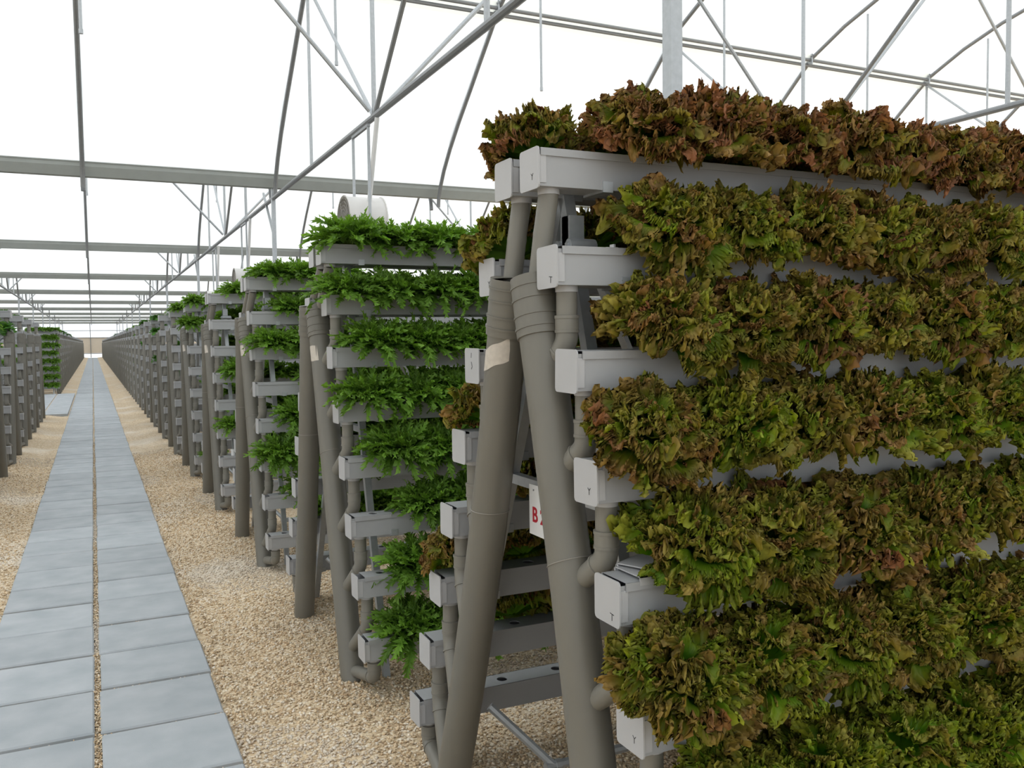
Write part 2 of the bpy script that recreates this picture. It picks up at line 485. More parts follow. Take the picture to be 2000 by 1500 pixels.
for x in (-6.2,-3.22,-.22,2.78,5.8):
    t = MB(); t.tube([(x,END_Y+.1,0),(x,END_Y+.1,6.5)],.04,6); obj('post', t.mesh('post', M_GALVD), wb_)

# ------------------------------------------------------------------ racks
X_END = 1.02           # where the trough ends stand, right of the path
X_PIPE = 1.04 - X_END  # collector pipes, in rack coordinates
X_DRAIN = .052
TL = 6.4               # trough length
TW, TH = .094, .088
def n_off(i): return -.08 - .09*i
def f_off(i): return .078 + .117*i
def t_top(i): return 2.083 - .2535*i
HOLE0, HOLEP = .115, .234

def u_trough(L):
    w = TW/2; th = .003
    m = MB()
    m.prism([(-w,TH),(-w,0),(w,0),(w,TH),(w-th,TH),(w-th,th),(-w+th,th),(-w+th,TH)], 0, L)
    return m
def lid_mesh(off, L, start=.014, nholes=None):
    """cover with turned-down lips and round planting holes"""
    m = MB(); w = .0515; zt = .0; lip = .019; th = .003
    m.box((start, -w, -lip), (L, -w+th, 0)); m.box((start, w-th, -lip), (L, w, 0))
    K = 16; rr = .0205
    x = start
    c = off - HOLEP/2
    if c - start > .002:
        m.add([(start,-w,0),(c,-w,0),(c,w,0),(start,w,0)], [(0,1,2,3)])
    first = True
    while True:
        a0 = max(c, start); a1 = min(c + HOLEP, L)
        cx = c + HOLEP/2
        if a1 - a0 < .02: break
        if cx - rr < a0 + .004 or cx + rr > a1 - .004:
            m.add([(a0,-w,0),(a1,-w,0),(a1,w,0),(a0,w,0)], [(0,1,2,3)])
        else:
            o = []; q = []
            for k in range(K):
                a = 2*PI*k/K; dx, dy = math.cos(a), math.sin(a)
                q.append((cx+rr*dx, rr*dy, 0))
                s = 1/max(abs(dx), abs(dy)); ex, ey = dx*s, dy*s
                o.append((cx + (ex*(a1-cx) if ex > 0 else ex*(cx-a0)), ey*w, 0))
            lo_ = [(p[0],p[1],-.004) for p in q]
            m.add(o+q+lo_, [(k,(k+1)%K,K+(k+1)%K,K+k) for k in range(K)] + [(K+k,K+(k+1)%K,2*K+(k+1)%K,2*K+k) for k in range(K)])
        c += HOLEP
        if c >= L: break
    return m.mesh('lid', M_TROUGH)
def cap_mesh():
    m = MB(); w, z0, z1, ch = .0525, -.006, .0985, .009
    pr = [(-w+ch*.3,z0+ch*.3),(-w+ch,z0),(w-ch,z0),(w-ch*.3,z0+ch*.3),(w,z0+ch),(w,z1-ch),(w-ch*.3,z1-ch*.3),(w-ch,z1),(-w+ch,z1),(-w+ch*.3,z1-ch*.3),(-w,z1-ch),(-w,z0+ch)]
    m.prism(pr, -.004, 0)
    return m.mesh('end_cap', M_CAP)
ME_TROUGH = u_trough(TL).mesh('trough', M_TROUGH)
ME_CAP = cap_mesh()
t = MB(); t.box((0,-.0022,.008),(.020,0,.078)); ME_FLANGE = t.mesh('cap_flange', M_CAP)
t = MB(); t.box((.185,-TW/2-.003,-.006),(.215,TW/2+.003,.0)); t.box((.185,-TW/2-.004,-.006),(.215,-TW/2,.022)); t.box((.185,TW/2,-.006),(.215,TW/2+.004,.022)); ME_CLIP = t.mesh('clip', M_GALV)
def mark_mesh(kind):
    m = MB(); x = -.0046
    def st(a, b, w=.0016):
        a = Vector((x,a[0],a[1])); b = Vector((x,b[0],b[1])); m.beam(a, b, w, .0004, up=(1,0,0))
    if kind == 0:   # T
        st((-.022+.008,.022),(-.022-.008,.020)); st((-.022,.021),(-.022,.006))
    elif kind == 1: # Y-like tick
        st((-.012,.034),(-.018,.028)); st((-.024,.034),(-.018,.028)); st((-.018,.028),(-.018,.018))
    else:
        st((.002,.085),(.004,.070),.003); st((.003,.058),(-.004,.044),.003); st((-.004,.044),(.003,.036),.003)
    return m.mesh('pen_mark', M_BLACK)
ME_MARK = [mark_mesh(0), mark_mesh(1), mark_mesh(2)]
LIDS = {}
def lid(off, start=.014):
    k = (round(off,3), start)
    if k not in LIDS: LIDS[k] = lid_mesh(off, TL, start)
    return LIDS[k]

class RackShape:
    """collector pipe lines in rack coordinates: (y, z) at top and foot"""
    def __init__(self, nt, nf, ft, ff, bow=.0, nbow=0.):
        self.nt, self.nf, self.ft, self.ff, self.bow, self.nbow = nt, nf, ft, ff, bow, nbow
    def near(self, z):
        t = (self.nt[1]-z)/(self.nt[1]-self.nf[1]); return self.nt[0]+(self.nf[0]-self.nt[0])*t - self.nbow*4*t*(1-t)
    def far(self, z):
        t = (self.ft[1]-z)/(self.ft[1]-self.ff[1])
        return self.ft[0]+(self.ff[0]-self.ft[0])*t - self.bow*4*t*(1-t)
RS1 = RackShape((-.046,1.756),(-.445,0.0),(.078,1.764),(.640,0.0),.045,.024)
RS2 = RackShape((.060,1.775),(-.475,0.0),(.215,1.785),(.585,0.0),.03)

def drain_meshes(rs, side, i):
    """drain below trough i: collar, straight pipe, coupling, elbow ending inside the collector pipe"""
    y = n_off(i) if side == 'n' else f_off(i)
    zb = t_top(i) - .1
    line = rs.near if side == 'n' else rs.far
    r = .0265
    a = Vector((X_DRAIN, y, zb))
    col = MB(); col.tube([a+Vector((0,0,.004)), a+Vector((0,0,-.014))], .0285, 16)
    if i == 0:
        ztop = (rs.nt if side == 'n' else rs.ft)[1]
        e = Vector((X_PIPE, line(ztop-.06), ztop-.06))
        m = MB()
        k1 = a.lerp(e, .42)
        m.tube([a+Vector((0,0,-.012)), a.lerp(e,.36), a.lerp(e,.40), a.lerp(e,.44), e], [r, r, r*1.03, r*1.0, r*.98], 16)
        return dict(pipe=m.mesh('drain_pipe', M_PIPE2), collar=col.mesh('collar', M_CAP))
    last = (i == 7)
    d1 = .072 if not last else .02
    c0 = a + Vector((0,0,-d1)); c1 = c0 + Vector((0,0,-.040))
    # elbow target on the collector axis
    zt = c1.z - .10
    zt = max(zt, .075)
    tgt = Vector((X_PIPE, line(zt), zt))
    hd = (tgt - c1); hd.z = 0
    if hd.length > .115: 
        zt = max(.07, c1.z - .03 - hd.length*(.75 if side == 'n' else 1.1)); tgt = Vector((X_PIPE, line(zt), zt))
    m = MB(); m.tube([a+Vector((0,0,-.012)), c0+Vector((0,0,-.01))], r, 16)
    cp = MB()
    cp.tube([c0, c0+Vector((0,0,-.0005)), c0+Vector((0,0,-.008)), c0+Vector((0,0,-.0085)), c1+Vector((0,0,.004)), c1+Vector((0,0,.0035)), c1+Vector((0,0,-.003)), c1+Vector((0,0,-.0035))],
            [.0292,.0315,.0315,.0300,.0300,.0312,.0312,.0285], 18)
    el = MB()
    corner = c1 + Vector((0,0,-.030))
    dirv = (tgt-corner).normalized()
    p = [c1]
    b0 = c1+Vector((0,0,-.006)); b1 = corner + dirv*.026
    for k in range(7):
        s = k/6; p.append(b0*(1-s)**2 + corner*2*s*(1-s) + b1*s*s)
    ring0 = corner + dirv*.030
    p += [ring0]
    rad = [.0285]*len(p)
    p += [ring0+dirv*.0005, ring0+dirv*.006, ring0+dirv*.0065, tgt]
    rad += [.0312,.0312,.0280,.0265]
    el.tube(p, rad, 16)
    return dict(pipe=m.mesh('drain_pipe', M_PIPE2), collar=col.mesh('collar', M_CAP), coupling=cp.mesh('coupling', M_PIPE2), elbow=el.mesh('elbow', M_PIPE2))

def collector_mesh(rs, side):
    line = rs.near if side == 'n' else rs.far
    top, foot = (rs.nt, rs.nf) if side == 'n' else (rs.ft, rs.ff)
    pts = []
    for k in range(9):
        z = top[1]-.14 + (-.08 - (top[1]-.14))*k/8
        pts.append((X_PIPE, line(z), z))
    m = MB(); m.tube(pts, .0555, 24)
    # socket with raised rings
    s = MB(); ps = []; rs_ = []
    def pt(z): return (X_PIPE, line(z), z)
    zt = top[1]
    prof = [(0,.052),(0,.0595),(-.022,.0595),(-.0225,.0622),(-.0275,.0622),(-.028,.0598),(-.055,.0598),(-.0555,.0625),(-.0605,.0625),(-.061,.060),(-.097,.060),(-.0975,.0628),(-.1025,.0628),(-.103,.0605),(-.127,.0605),(-.1275,.0632),(-.1335,.0632),(-.134,.061),(-.152,.0605),(-.153,.0557)]
    s.tube([pt(zt+a) for a,_ in prof], [b for _,b in prof], 24)
    # tie wire half way up
    wz = 1.05 if side == 'n' else 1.10
    c = Vector(pt(wz)); ax = (Vector(pt(wz+.1))-c).normalized()
    w = MB(); tl = .1 if side == 'n' else .02
    u = ax.cross(Vector((0,1,0))).normalized(); vv = ax.cross(u)
    loop = [c + (u*math.cos(a)+vv*math.sin(a))*.0568 + ax*(.012*math.sin(a)) for a in [2*PI*k/24 for k in range(25)]]
    w.tube(loop, .0013, 5)
    return m.mesh('collector_pipe', M_PIPE), s.mesh('socket', M_PIPE), w.mesh('tie_wire', M_WIRE)

def leg_mesh(side):
    m = MB(); x = .165
    a, b = ((.03,1.985),(-.535,-.02)) if side == 'n' else ((.03,1.985),(.93,-.02))
    m.beam((x,a[0],a[1]),(x,b[0],b[1]),.032,.032, up=(1,0,0))
    return m.mesh('leg', M_GALV)
ME_LEG = {s: leg_mesh(s) for s in 'nf'}
def bracket_mesh(side):
    m = MB(); s = -1 if side == 'n' else 1
    y0 = .0 + s*.005
    m.box((.144,y0-.022,1.84),(.188,y0+.022,1.93)); m.tube([(.135,y0+s*.028,1.85),(.215,y0+s*.028,1.85)],.017,12); m.tube([(.128,y0+s*.028,1.85),(.222,y0+s*.028,1.85)],.008,6)
    return m.mesh('hinge_bracket', M_GALV)
ME_BRKT = {s: bracket_mesh(s) for s in 'nf'}
t = MB(); t.beam((.165,-.205,1.165),(.165,.40,1.165),.03,.03); ME_XBAR = t.mesh('cross_bar', M_GALV)
t = MB(); t.beam((.19,-.02,1.86),(.55,.20,1.40),.022,.022); ME_STRUT = t.mesh('strut', M_GALV)
t = MB(); t.tube([(.344,.48,.15),(TL,.48,.15)],.016,8); t.ring((.352,.48,.15),(.372,.48,.15),.020,8); t.ring((.315,.48,.15),(.344,.48,.15),.016,8); ME_GPIPE = t.mesh('ground_pipe', M_GALV)
t = MB(); t.tube([(.344,.48,.152),(.165,.60,.345)],.015,8); ME_GBR = t.mesh('ground_brace', M_GALV)

def build_rack(name, rs, offs=None, marks=None):
    root = empty(name)
    for side in 'nf':
        for i in range(8):
            y = n_off(i) if side == 'n' else f_off(i)
            z = t_top(i) - .1
            tr = obj('trough', ME_TROUGH, root, (0,y,z), (random.uniform(-.02,.02) if i else 0, 0, 0))
            obj('end_cap', ME_CAP, tr, (0,0,0), (0, random.uniform(-.012,.012), 0))
            obj('cap_flange', ME_FLANGE, tr, (0,-TW/2,0)); obj('cap_flange', ME_FLANGE, tr, (0,TW/2+.0022,0))
            st = random.choice((.014,.014,.030)) if side == 'n' else .014
            if i == 0: st = .004
            o = offs[side][i] if offs else HOLE0
            obj('lid', lid(o, st), tr, (0,0,TH+.0065), (0,0,0))
            obj('clip', ME_CLIP, tr)
            if marks and (side,i) in marks:
                obj('pen_mark', ME_MARK[marks[(side,i)]], tr)
            d = drain_meshes(rs, side, i)
            dp = obj('drain_pipe', d['pipe'], root)
            for k in ('collar','coupling','elbow'):
                if k in d: obj(k, d[k], dp)
        p, s, w = collector_mesh(rs, side)
        cp = obj('collector_pipe', p, root); obj('socket', s, cp); obj('tie_wire', w, cp)
        obj('leg', ME_LEG[side], root); obj('hinge_bracket', ME_BRKT[side], root)
        lg = obj('leg', ME_LEG[side], root, (TL-.4,0,0))
    obj('cross_bar', ME_XBAR, root); obj('strut', ME_STRUT, root)
    obj('ground_pipe', ME_GPIPE, root); obj('ground_brace', ME_GBR, root)
    return root

C1 = 2.09
def rack_y(k): return C1 + PITCH*(k-1)
NSTART = [.31,.335,.245,.150,.21,.085,.19,.15]      # first plant of each near trough on the first rack
offs1 = {'n': [s if s < HOLEP else s-HOLEP for s in NSTART], 'f': [HOLE0]*8}
marks1 = {('n',0):1, ('n',1):0, ('n',3):1, ('n',4):0, ('n',5):1, ('f',1):1, ('f',2):2}
rack1 = build_rack('planting_rack', RS1, offs1, marks1)
rack1.location = (X_END, rack_y(1), 0)
tag(rack1, 'nearest A-frame rack of grey troughs holding red frilly lettuce', 'rack', 'trough racks right of the path')
# strip of masking tape round the far collector pipe of the nearest rack
def tape(rs, side, z, h, a0, a1, tilt):
    line = rs.near if side == 'n' else rs.far
    m = MB(); n = 14; vs = []
    for k in range(n+1):
        a = a0 + (a1-a0)*k/n
        for e in (0, 1):
            zz = z + h*e + tilt*k/n
            vs.append((X_PIPE + .0568*math.cos(a), line(zz) + .0568*math.sin(a), zz + .0015*math.sin(k*.9+e*2)))
    m.add(vs, [(2*k,2*k+2,2*k+3,2*k+1) for k in range(n)], True)
    return m.mesh('tape', M_TAPE)
coll = [o for o in rack1.children if o.name.startswith('collector_pipe')]
obj('tape', tape(RS1, 'f', 1.505, .062, PI*.84, PI*1.42, .035), coll[1])
# loose lid offcuts lying on the fifth near trough
tr5 = [o for o in rack1.children if o.name.startswith('trough')][4]
def short_lid(L):
    m = MB(); w = .053
    m.box((0,-w,-.003),(L,w,0)); m.box((0,-w,-.02),(L,-w+.003,0)); m.box((0,w-.003,-.02),(L,w,0)); return m
for (px, rz, L, z, rx) in ((.050, .0, .085, .0165, 0), (.075, .40, .105, .0245, .0)):
    o = obj('loose_lid', short_lid(L).mesh('loose_lid', M_CAP), None)
    y5 = rack_y(1)+n_off(4)
    o.location = (X_END+px, y5, t_top(4)-.1+TH+z); o.rotation_euler = (rx,-.04 if rz else 0,rz)
    tag(o, 'short grey channel lid lying flat on the fifth trough' if rz == 0 else 'short grey channel lid resting crosswise on top of another lid', 'lid', 'loose lids on the nearest rack')

rackB = build_rack('planting_rack', RS2)
rackB.location = (X_END, rack_y(2), 0)
tag(rackB, 'second rack right of the path, full of bright green mizuna', 'rack', 'trough racks right of the path')
collB = [o for o in rackB.children if o.name.startswith('collector_pipe')]
tpB = obj('tape', tape(RS2, 'n', 1.50, .075, PI*.75, PI*1.6, .01), collB[0])
rr = {1: rack1, 2: rackB}
for k in (3, 4, 5):
    r = copy_tree(rackB); r.location = (X_END, rack_y(k), 0)
    tag(r, f'{ordinal(k)} A-frame trough rack along the right side of the path', 'rack', 'trough racks right of the path')
    rr[k] = r

# simpler racks farther away: trough with its cap, drain in one piece
def build_rack_mid():
    root = empty('planting_rack')
    for side in 'nf':
        for i in range(8):
            y = n_off(i) if side == 'n' else f_off(i); z = t_top(i)-.1
            tr = obj('trough', ME_TROUGH_MID, root, (0,y,z)); obj('end_cap', ME_CAP, tr)
            d = ME_DRAIN_MID[(side,i)]
            obj('drain_pipe', d, root)
        p, s, w = ME_COLL_MID[side]
        cp = obj('collector_pipe', p, root); obj('socket', s, cp)
        obj('leg', ME_LEG[side], root)
    obj('strut', ME_STRUT, root)
    return root
t = MB(); t.box((0,-TW/2,0),(TL,TW/2,TH)); t.box((.004,-.0515,TH-.012),(TL,.0515,TH+.0065)); ME_TROUGH_MID = t.mesh('trough', M_TROUGH)
def simple_drain(rs, side, i):
    y = n_off(i) if side == 'n' else f_off(i); zb = t_top(i)-.1
    line = rs.near if side == 'n' else rs.far
    z2 = max(.07, zb-.20)
    m = MB(); m.tube([(X_DRAIN,y,zb),(X_DRAIN,y,zb-.09),(X_DRAIN,y,zb-.10),(X_DRAIN,y,zb-.13),(X_PIPE,line(z2),z2)],[.027,.027,.031,.031,.027],10)
    return m.mesh('drain_pipe', M_PIPE2)
ME_DRAIN_MID = {(s,i): simple_drain(RS2,s,i) for s in 'nf' for i in range(8)}
ME_COLL_MID = {s: collector_mesh(RS2, s) for s in 'nf'}
rackM = build_rack_mid()
rackM.location = (X_END, rack_y(6), 0)
tag(rackM, 'sixth A-frame trough rack along the right side of the path', 'rack', 'trough racks right of the path')
for k in range(7, 13):
    r = copy_tree(rackM); r.location = (X_END, rack_y(k), 0)
    tag(r, f'{ordinal(k)} A-frame trough rack along the right side of the path', 'rack', 'trough racks right of the path')
# whole far rack in one mesh (too small to show its parts)
fr = MB()
for side in 'nf':
    rs = RS2
    for i in range(8):
        y = n_off(i) if side == 'n' else f_off(i); z = t_top(i)-.1
        fr.box((0,y-.05,z),(TL,y+.05,z+.1), mat=0)
        fr.box((-.004,y-.052,z-.004),(0,y+.052,z+.1), mat=1)
        line = rs.near if side == 'n' else rs.far
        z2 = max(.07, z-.2)
        fr.tube([(X_DRAIN,y,z),(X_DRAIN,y,z-.12),(X_PIPE,line(z2),z2)],.028,6,mat=2)
    top = rs.nt if side == 'n' else rs.ft
    line = rs.near if side == 'n' else rs.far
    fr.tube([(X_PIPE,line(top[1]),top[1]),(X_PIPE,line(.9),.9),(X_PIPE,line(-.05),-.05)],.057,8,mat=2)
    a, b = ((.03,1.985),(-.535,-.02)) if side == 'n' else ((.03,1.985),(.93,-.02))
    fr.beam((.165,a[0],a[1]),(.165,b[0],b[1]),.032,.032,up=(1,0,0),mat=3)
ME_RACKFAR = fr.mesh('planting_rack', [M_TROUGH, M_CAP, M_PIPE, M_GALV])
k = 13
while rack_y(k) < END_Y - 3:
    o = obj('planting_rack', ME_RACKFAR, None, (X_END, rack_y(k), 0))
    tag(o, f'{ordinal(k)} A-frame trough rack along the right side of the path', 'rack', 'trough racks right of the path')
    k += 1
# left of the path: one block of racks, the paved crossing, then the far block
LX = -1.0
left1 = [11.53 + PITCH*j for j in range(-1, 5)]
for j, yc in enumerate(left1):
    r = copy_tree(rackM); r.location = (LX, yc, 0); r.rotation_euler = (0,0,PI)
    tag(r, f'{ordinal(j+1)} trough rack left of the path, before the paved crossing', 'rack', 'trough racks left of the path')
yc = 32.32; j = 1
left2 = []
while yc < END_Y - 3:
    o = obj('planting_rack', ME_RACKFAR, None, (LX, yc, 0), (0,0,PI))
    tag(o, f'{ordinal(j)} trough rack left of the path, beyond the paved crossing', 'rack', 'trough racks left of the path')
    left2.append(yc)
    yc += PITCH; j += 1

# ------------------------------------------------------------------ plants
def mesh_np(name, V, Fq, Cc, mat):
    me = bpy.data.meshes.new(name)
    me.vertices.add(len(V)); me.vertices.foreach_set('co', V.astype(np.float32).ravel())
    n = len(Fq); k = Fq.shape[1]
    me.loops.add(n*k); me.loops.foreach_set('vertex_index', Fq.astype(np.int32).ravel())
    me.polygons.add(n); me.polygons.foreach_set('loop_start', np.arange(0,n*k,k,dtype=np.int32))
    me.polygons.foreach_set('loop_total', np.full(n,k,np.int32))
    me.polygons.foreach_set('use_smooth', np.ones(n,bool))
    me.update(calc_edges=True)
    ca = me.color_attributes.new('Col','FLOAT_COLOR','POINT')
    ca.data.foreach_set('color', np.concatenate([Cc, np.ones((len(Cc),1))],1).astype(np.float32).ravel())
    me.materials.append(mat)
    return me

def lettuce(seed, nleaf=27, NA=230, scale=1.0):
    g = np.random.default_rng(seed)
    rings = np.array([.05,.3,.5,.62,.70,.76,.81,.85,.885,.915,.94,.96,.98,1.0]); NR = len(rings)
    Vs, Fs, Cs = [], [], []
    ii, kk = np.meshgrid(np.arange(NR-1), np.arange(NA-1), indexing='ij')
    b = (ii*NA+kk).ravel()
    base_f = np.stack([b, b+1, b+NA+1, b+NA], 1)
    for l in range(nleaf):
        t = (l+.5)/nleaf                                   # 0 inner .. 1 outer
        az = l*2.39996 + g.normal(0,.2)
        L = (.120 + .050*t)*g.uniform(.86,1.12)*scale
        half = g.uniform(.95,1.3)
        a = np.linspace(-half, half, NA)
        R, A = np.meshgrid(rings, a, indexing='ij')
        p = g.uniform(0, 6.28, 12)
        lob = 1 - .16*np.abs(np.sin(A*g.uniform(2.6,3.8)+p[9])) 
        r = R*(1+(lob-1)*R**2)
        side = np.abs(A)/half
        r = r*(1-.25*side**6*R)
        x = r*np.cos(A*.95); y = r*np.sin(A*.95)
        f1, f2, f3 = g.uniform(6,9), g.uniform(22,28), g.uniform(84,104)
        w2 = f2*A+p[1]+1.6*np.sin(2.3*A+p[6]) + 7*R*np.sin(3.1*A+p[11])
        w3 = f3*A+p[2]+2.2*np.sin(4*A+p[7]) + 26*R*np.sin(5*A+p[9])
        m2 = np.clip((R-.52)/.48,0,1)**1.2; m3 = np.clip((R-.72)/.28,0,1)
        z = .085*R**2*np.sin(f1*A+p[0]) + .095*m2*np.sin(w2) + .060*m3*np.sin(w3)
        z += .02*np.sin(14*x+p[3])*np.sin(12*y+p[4])*R
        sw = .040*m2*np.cos(w2) + .016*m3*np.cos(w3)
        ext = .040*m3*np.cos(w3+p[5]) + .06*m2*np.cos(w2*.5+p[8])
        jit = g.normal(0, .015, (NR,NA,3))*m3[:,:,None]
        x2 = x - sw*np.sin(A) + ext*np.cos(A) + jit[:,:,0]
        y2 = y + sw*np.cos(A) + ext*np.sin(A) + jit[:,:,1]
        z = z + jit[:,:,2] + (.10 - .35*t)*(y2**2)
        x2, y2, z = x2*L, y2*L, z*L
        # the leaf rises from the heart and curls over towards its rim
        e0 = math.radians(92 - 52*t + g.normal(0,6)); B = math.radians(62 + 50*t + g.normal(0,12)); pw = 2.1 - .6*t
        xx = np.linspace(-.1, 1.35, 120)*L
        tt = e0 - B*np.sign(xx)*(np.abs(xx)/L)**pw
        dx_ = xx[1]-xx[0]
        ix = np.concatenate([[0], np.cumsum((np.cos(tt)[1:]+np.cos(tt)[:-1])/2*dx_)]); iz = np.concatenate([[0], np.cumsum((np.sin(tt)[1:]+np.sin(tt)[:-1])/2*dx_)])
        ix -= np.interp(0, xx, ix); iz -= np.interp(0, xx, iz)
        th = np.interp(x2, xx, tt); cx = np.interp(x2, xx, ix); cz = np.interp(x2, xx, iz)
        X = cx - z*np.sin(th) + .012*t*scale; Z = cz + z*np.cos(th)
        ca, sa = math.cos(az), math.sin(az)
        P = np.stack([X*ca - y2*sa, X*sa + y2*ca, Z + .03*scale*(1-t)], 2).reshape(-1,3)
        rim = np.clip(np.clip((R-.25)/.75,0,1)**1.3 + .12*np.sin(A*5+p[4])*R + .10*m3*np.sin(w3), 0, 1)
        rd = np.clip(g.normal(.5,.20) + .22*np.sin(2.2*A+p[10])*R, 0, 1)
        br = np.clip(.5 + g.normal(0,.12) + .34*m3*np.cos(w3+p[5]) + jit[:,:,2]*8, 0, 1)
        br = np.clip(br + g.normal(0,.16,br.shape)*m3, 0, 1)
        Cc = np.stack([rim, np.broadcast_to(rd, rim.shape), np.broadcast_to(br, rim.shape)], 2).reshape(-1,3)
        Fs.append(base_f + len(Vs)*NR*NA); Vs.append(P); Cs.append(Cc)
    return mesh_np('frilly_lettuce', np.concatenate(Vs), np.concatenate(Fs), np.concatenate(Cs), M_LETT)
LETT = [lettuce(100+i) for i in range(5)]

def mizuna(seed, nleaf=70, size=1.0, mat=M_MIZ, lobes=8, wide=.30, droop=1.0, name='mizuna_plant'):
    g = np.random.default_rng(seed)
    Vs, Fs, Cs = [], [], []; off = 0
    for l in range(nleaf):
        t = (l+.5)/nleaf
        az = l*2.39996 + g.normal(0,.3)
        L = (.10+.10*t**.7)*g.uniform(.75,1.2)*size
        n = lobes*2+1
        v = np.linspace(0,1,n)
        w = wide*L*np.clip((v-.18)/.3,0.06,1)*np.sqrt(np.clip(1.03-v,0,1))*1.25
        tooth = np.where(np.arange(n)%2==1, g.uniform(.85,1.15,n), g.uniform(.18,.34,n)); tooth[-1] = 0.1; tooth[0] = .5
        tr = np.where(np.arange(n)%2==1, g.uniform(.85,1.15,n), g.uniform(.18,.34,n)); tr[-1] = 0.1; tr[0] = .5
        fwd = np.where(np.arange(n)%2==1, .09, 0.0)*L
        x = v*L
        pts = np.stack([
            np.stack([x+fwd*g.uniform(.5,1.4,n), w*tooth, .30*w*tooth + g.normal(0,.006,n)], 1),
            np.stack([x+fwd*.25, w*tooth*.45, .05*w], 1),
            np.stack([x, np.zeros(n), np.zeros(n)], 1),
            np.stack([x+fwd*.25, -w*tr*.45, .05*w], 1),
            np.stack([x+fwd*g.uniform(.5,1.4,n), -w*tr, .30*w*tr + g.normal(0,.006,n)], 1)], 0)   # 5,n,3
        e0 = math.radians(84 - 58*t**.8 + g.normal(0,8)); kappa = -math.radians((35+70*t)*droop + g.normal(0,14))/L
        tw = g.normal(0,.35)
        yy = pts[:,:,1]*math.cos(tw) - pts[:,:,2]*math.sin(tw); zz = pts[:,:,1]*math.sin(tw) + pts[:,:,2]*math.cos(tw)
        th = e0 + kappa*pts[:,:,0]
        X = (np.sin(th)-math.sin(e0))/kappa - zz*np.sin(th); Z = -(np.cos(th)-math.cos(e0))/kappa + zz*np.cos(th)
        X = X + .015*size
        ca, sa = math.cos(az), math.sin(az)
        P = np.stack([X*ca-yy*sa, X*sa+yy*ca, Z], 2).reshape(-1,3)
        q = [(a*n+k, a*n+k+1, (a+1)*n+k+1, (a+1)*n+k) for a in range(4) for k in range(n-1)]
        Fs.append(np.array(q)+off); off += len(P); Vs.append(P)
        c0 = np.tile(np.clip(v*1.0,0,1)[None],(5,1)); c0[2] *= .5
        br = np.full_like(c0, np.clip(.5+g.normal(0,.2),0,1)); rd = np.full_like(c0,.5)
        Cs.append(np.stack([c0,rd,br],2).reshape(-1,3))
    return mesh_np(name, np.concatenate(Vs), np.concatenate(Fs), np.concatenate(Cs), mat)
MIZ = [mizuna(300+i, 185, .95, M_MIZ, 11, .185, .66) for i in range(5)]
MIZS = [mizuna(330+i, 50, .68, M_MIZ, 9, .25, .75) for i in range(3)]
DARK = [mizuna(360+i, 34, .85, M_DARKGREEN, 5, .55, 1.0, 'leafy_green_plant') for i in range(3)]

n_pl = [0]
def plant(name, me, loc, outward, tilt, sc, red=.5):
    o = bpy.data.objects.new(name, me); COL.objects.link(o)
    M = Matrix.Rotation(tilt*(-outward)*-1, 4, 'X') @ Matrix.Rotation(random.uniform(0,2*PI), 4, 'Z')
    M = Matrix.Translation(loc) @ M @ Matrix.Diagonal((sc, sc, sc, 1))
    o.matrix_world = M
    o.color = (red, 0, 0, 1)
    return o
# outward = -1 for the near face (towards the camera), +1 for the far face; tilt leans the head that way
def lean(outward, deg): return -outward*math.radians(deg)

def put(name, me, x, y, z, outward, deg, sc, red, label, cat, group):
    o = bpy.data.objects.new(name, me); COL.objects.link(o)
    M = Matrix.Translation((x,y,z)) @ Matrix.Rotation(-outward*math.radians(deg),4,'X') @ Matrix.Rotation(random.uniform(0,2*PI),4,'Z') @ Matrix.Diagonal((sc,sc,sc*random.uniform(.93,1.07),1))
    o.matrix_world = M; o.color = (red,0,0,1)
    tag(o, label, cat, group)
    return o
LEVEL = ['top','second','third','fourth','fifth','sixth','seventh','lowest']
# first rack, near face: red frilly lettuce
yc = rack_y(1)
NEARN = [12,12,12,12,12,11,11,11]
REDN = [.80,.50,.52,.42,.34,.36,.16,.10]
for i in range(8):
    for j in range(NEARN[i]):
        x = X_END + NSTART[i] + .236*j + random.uniform(-.008,.008)
        sc = random.uniform(1.04,1.18)*(1.06 if i == 0 else 1)
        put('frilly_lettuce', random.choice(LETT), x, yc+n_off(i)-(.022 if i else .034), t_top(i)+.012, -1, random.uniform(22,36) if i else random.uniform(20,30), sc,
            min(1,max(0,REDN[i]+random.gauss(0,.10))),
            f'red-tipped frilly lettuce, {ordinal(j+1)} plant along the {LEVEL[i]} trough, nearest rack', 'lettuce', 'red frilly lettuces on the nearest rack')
for i in range(7):
    for j in range(10):
        x = X_END + HOLE0 + (.0 if i in (0,1,3,5) else .234) + .234*j + random.uniform(-.008,.008)
        put('frilly_lettuce', random.choice(LETT), x, yc+f_off(i)+.022, t_top(i)+.010, 1, random.uniform(16,30) if i else 10, random.uniform(.95,1.08),
            .75 if i == 0 else .5,
            f'frilly lettuce on far side of nearest rack, {ordinal(j+1)} along its {LEVEL[i]} trough', 'lettuce', 'red frilly lettuces on the nearest rack')
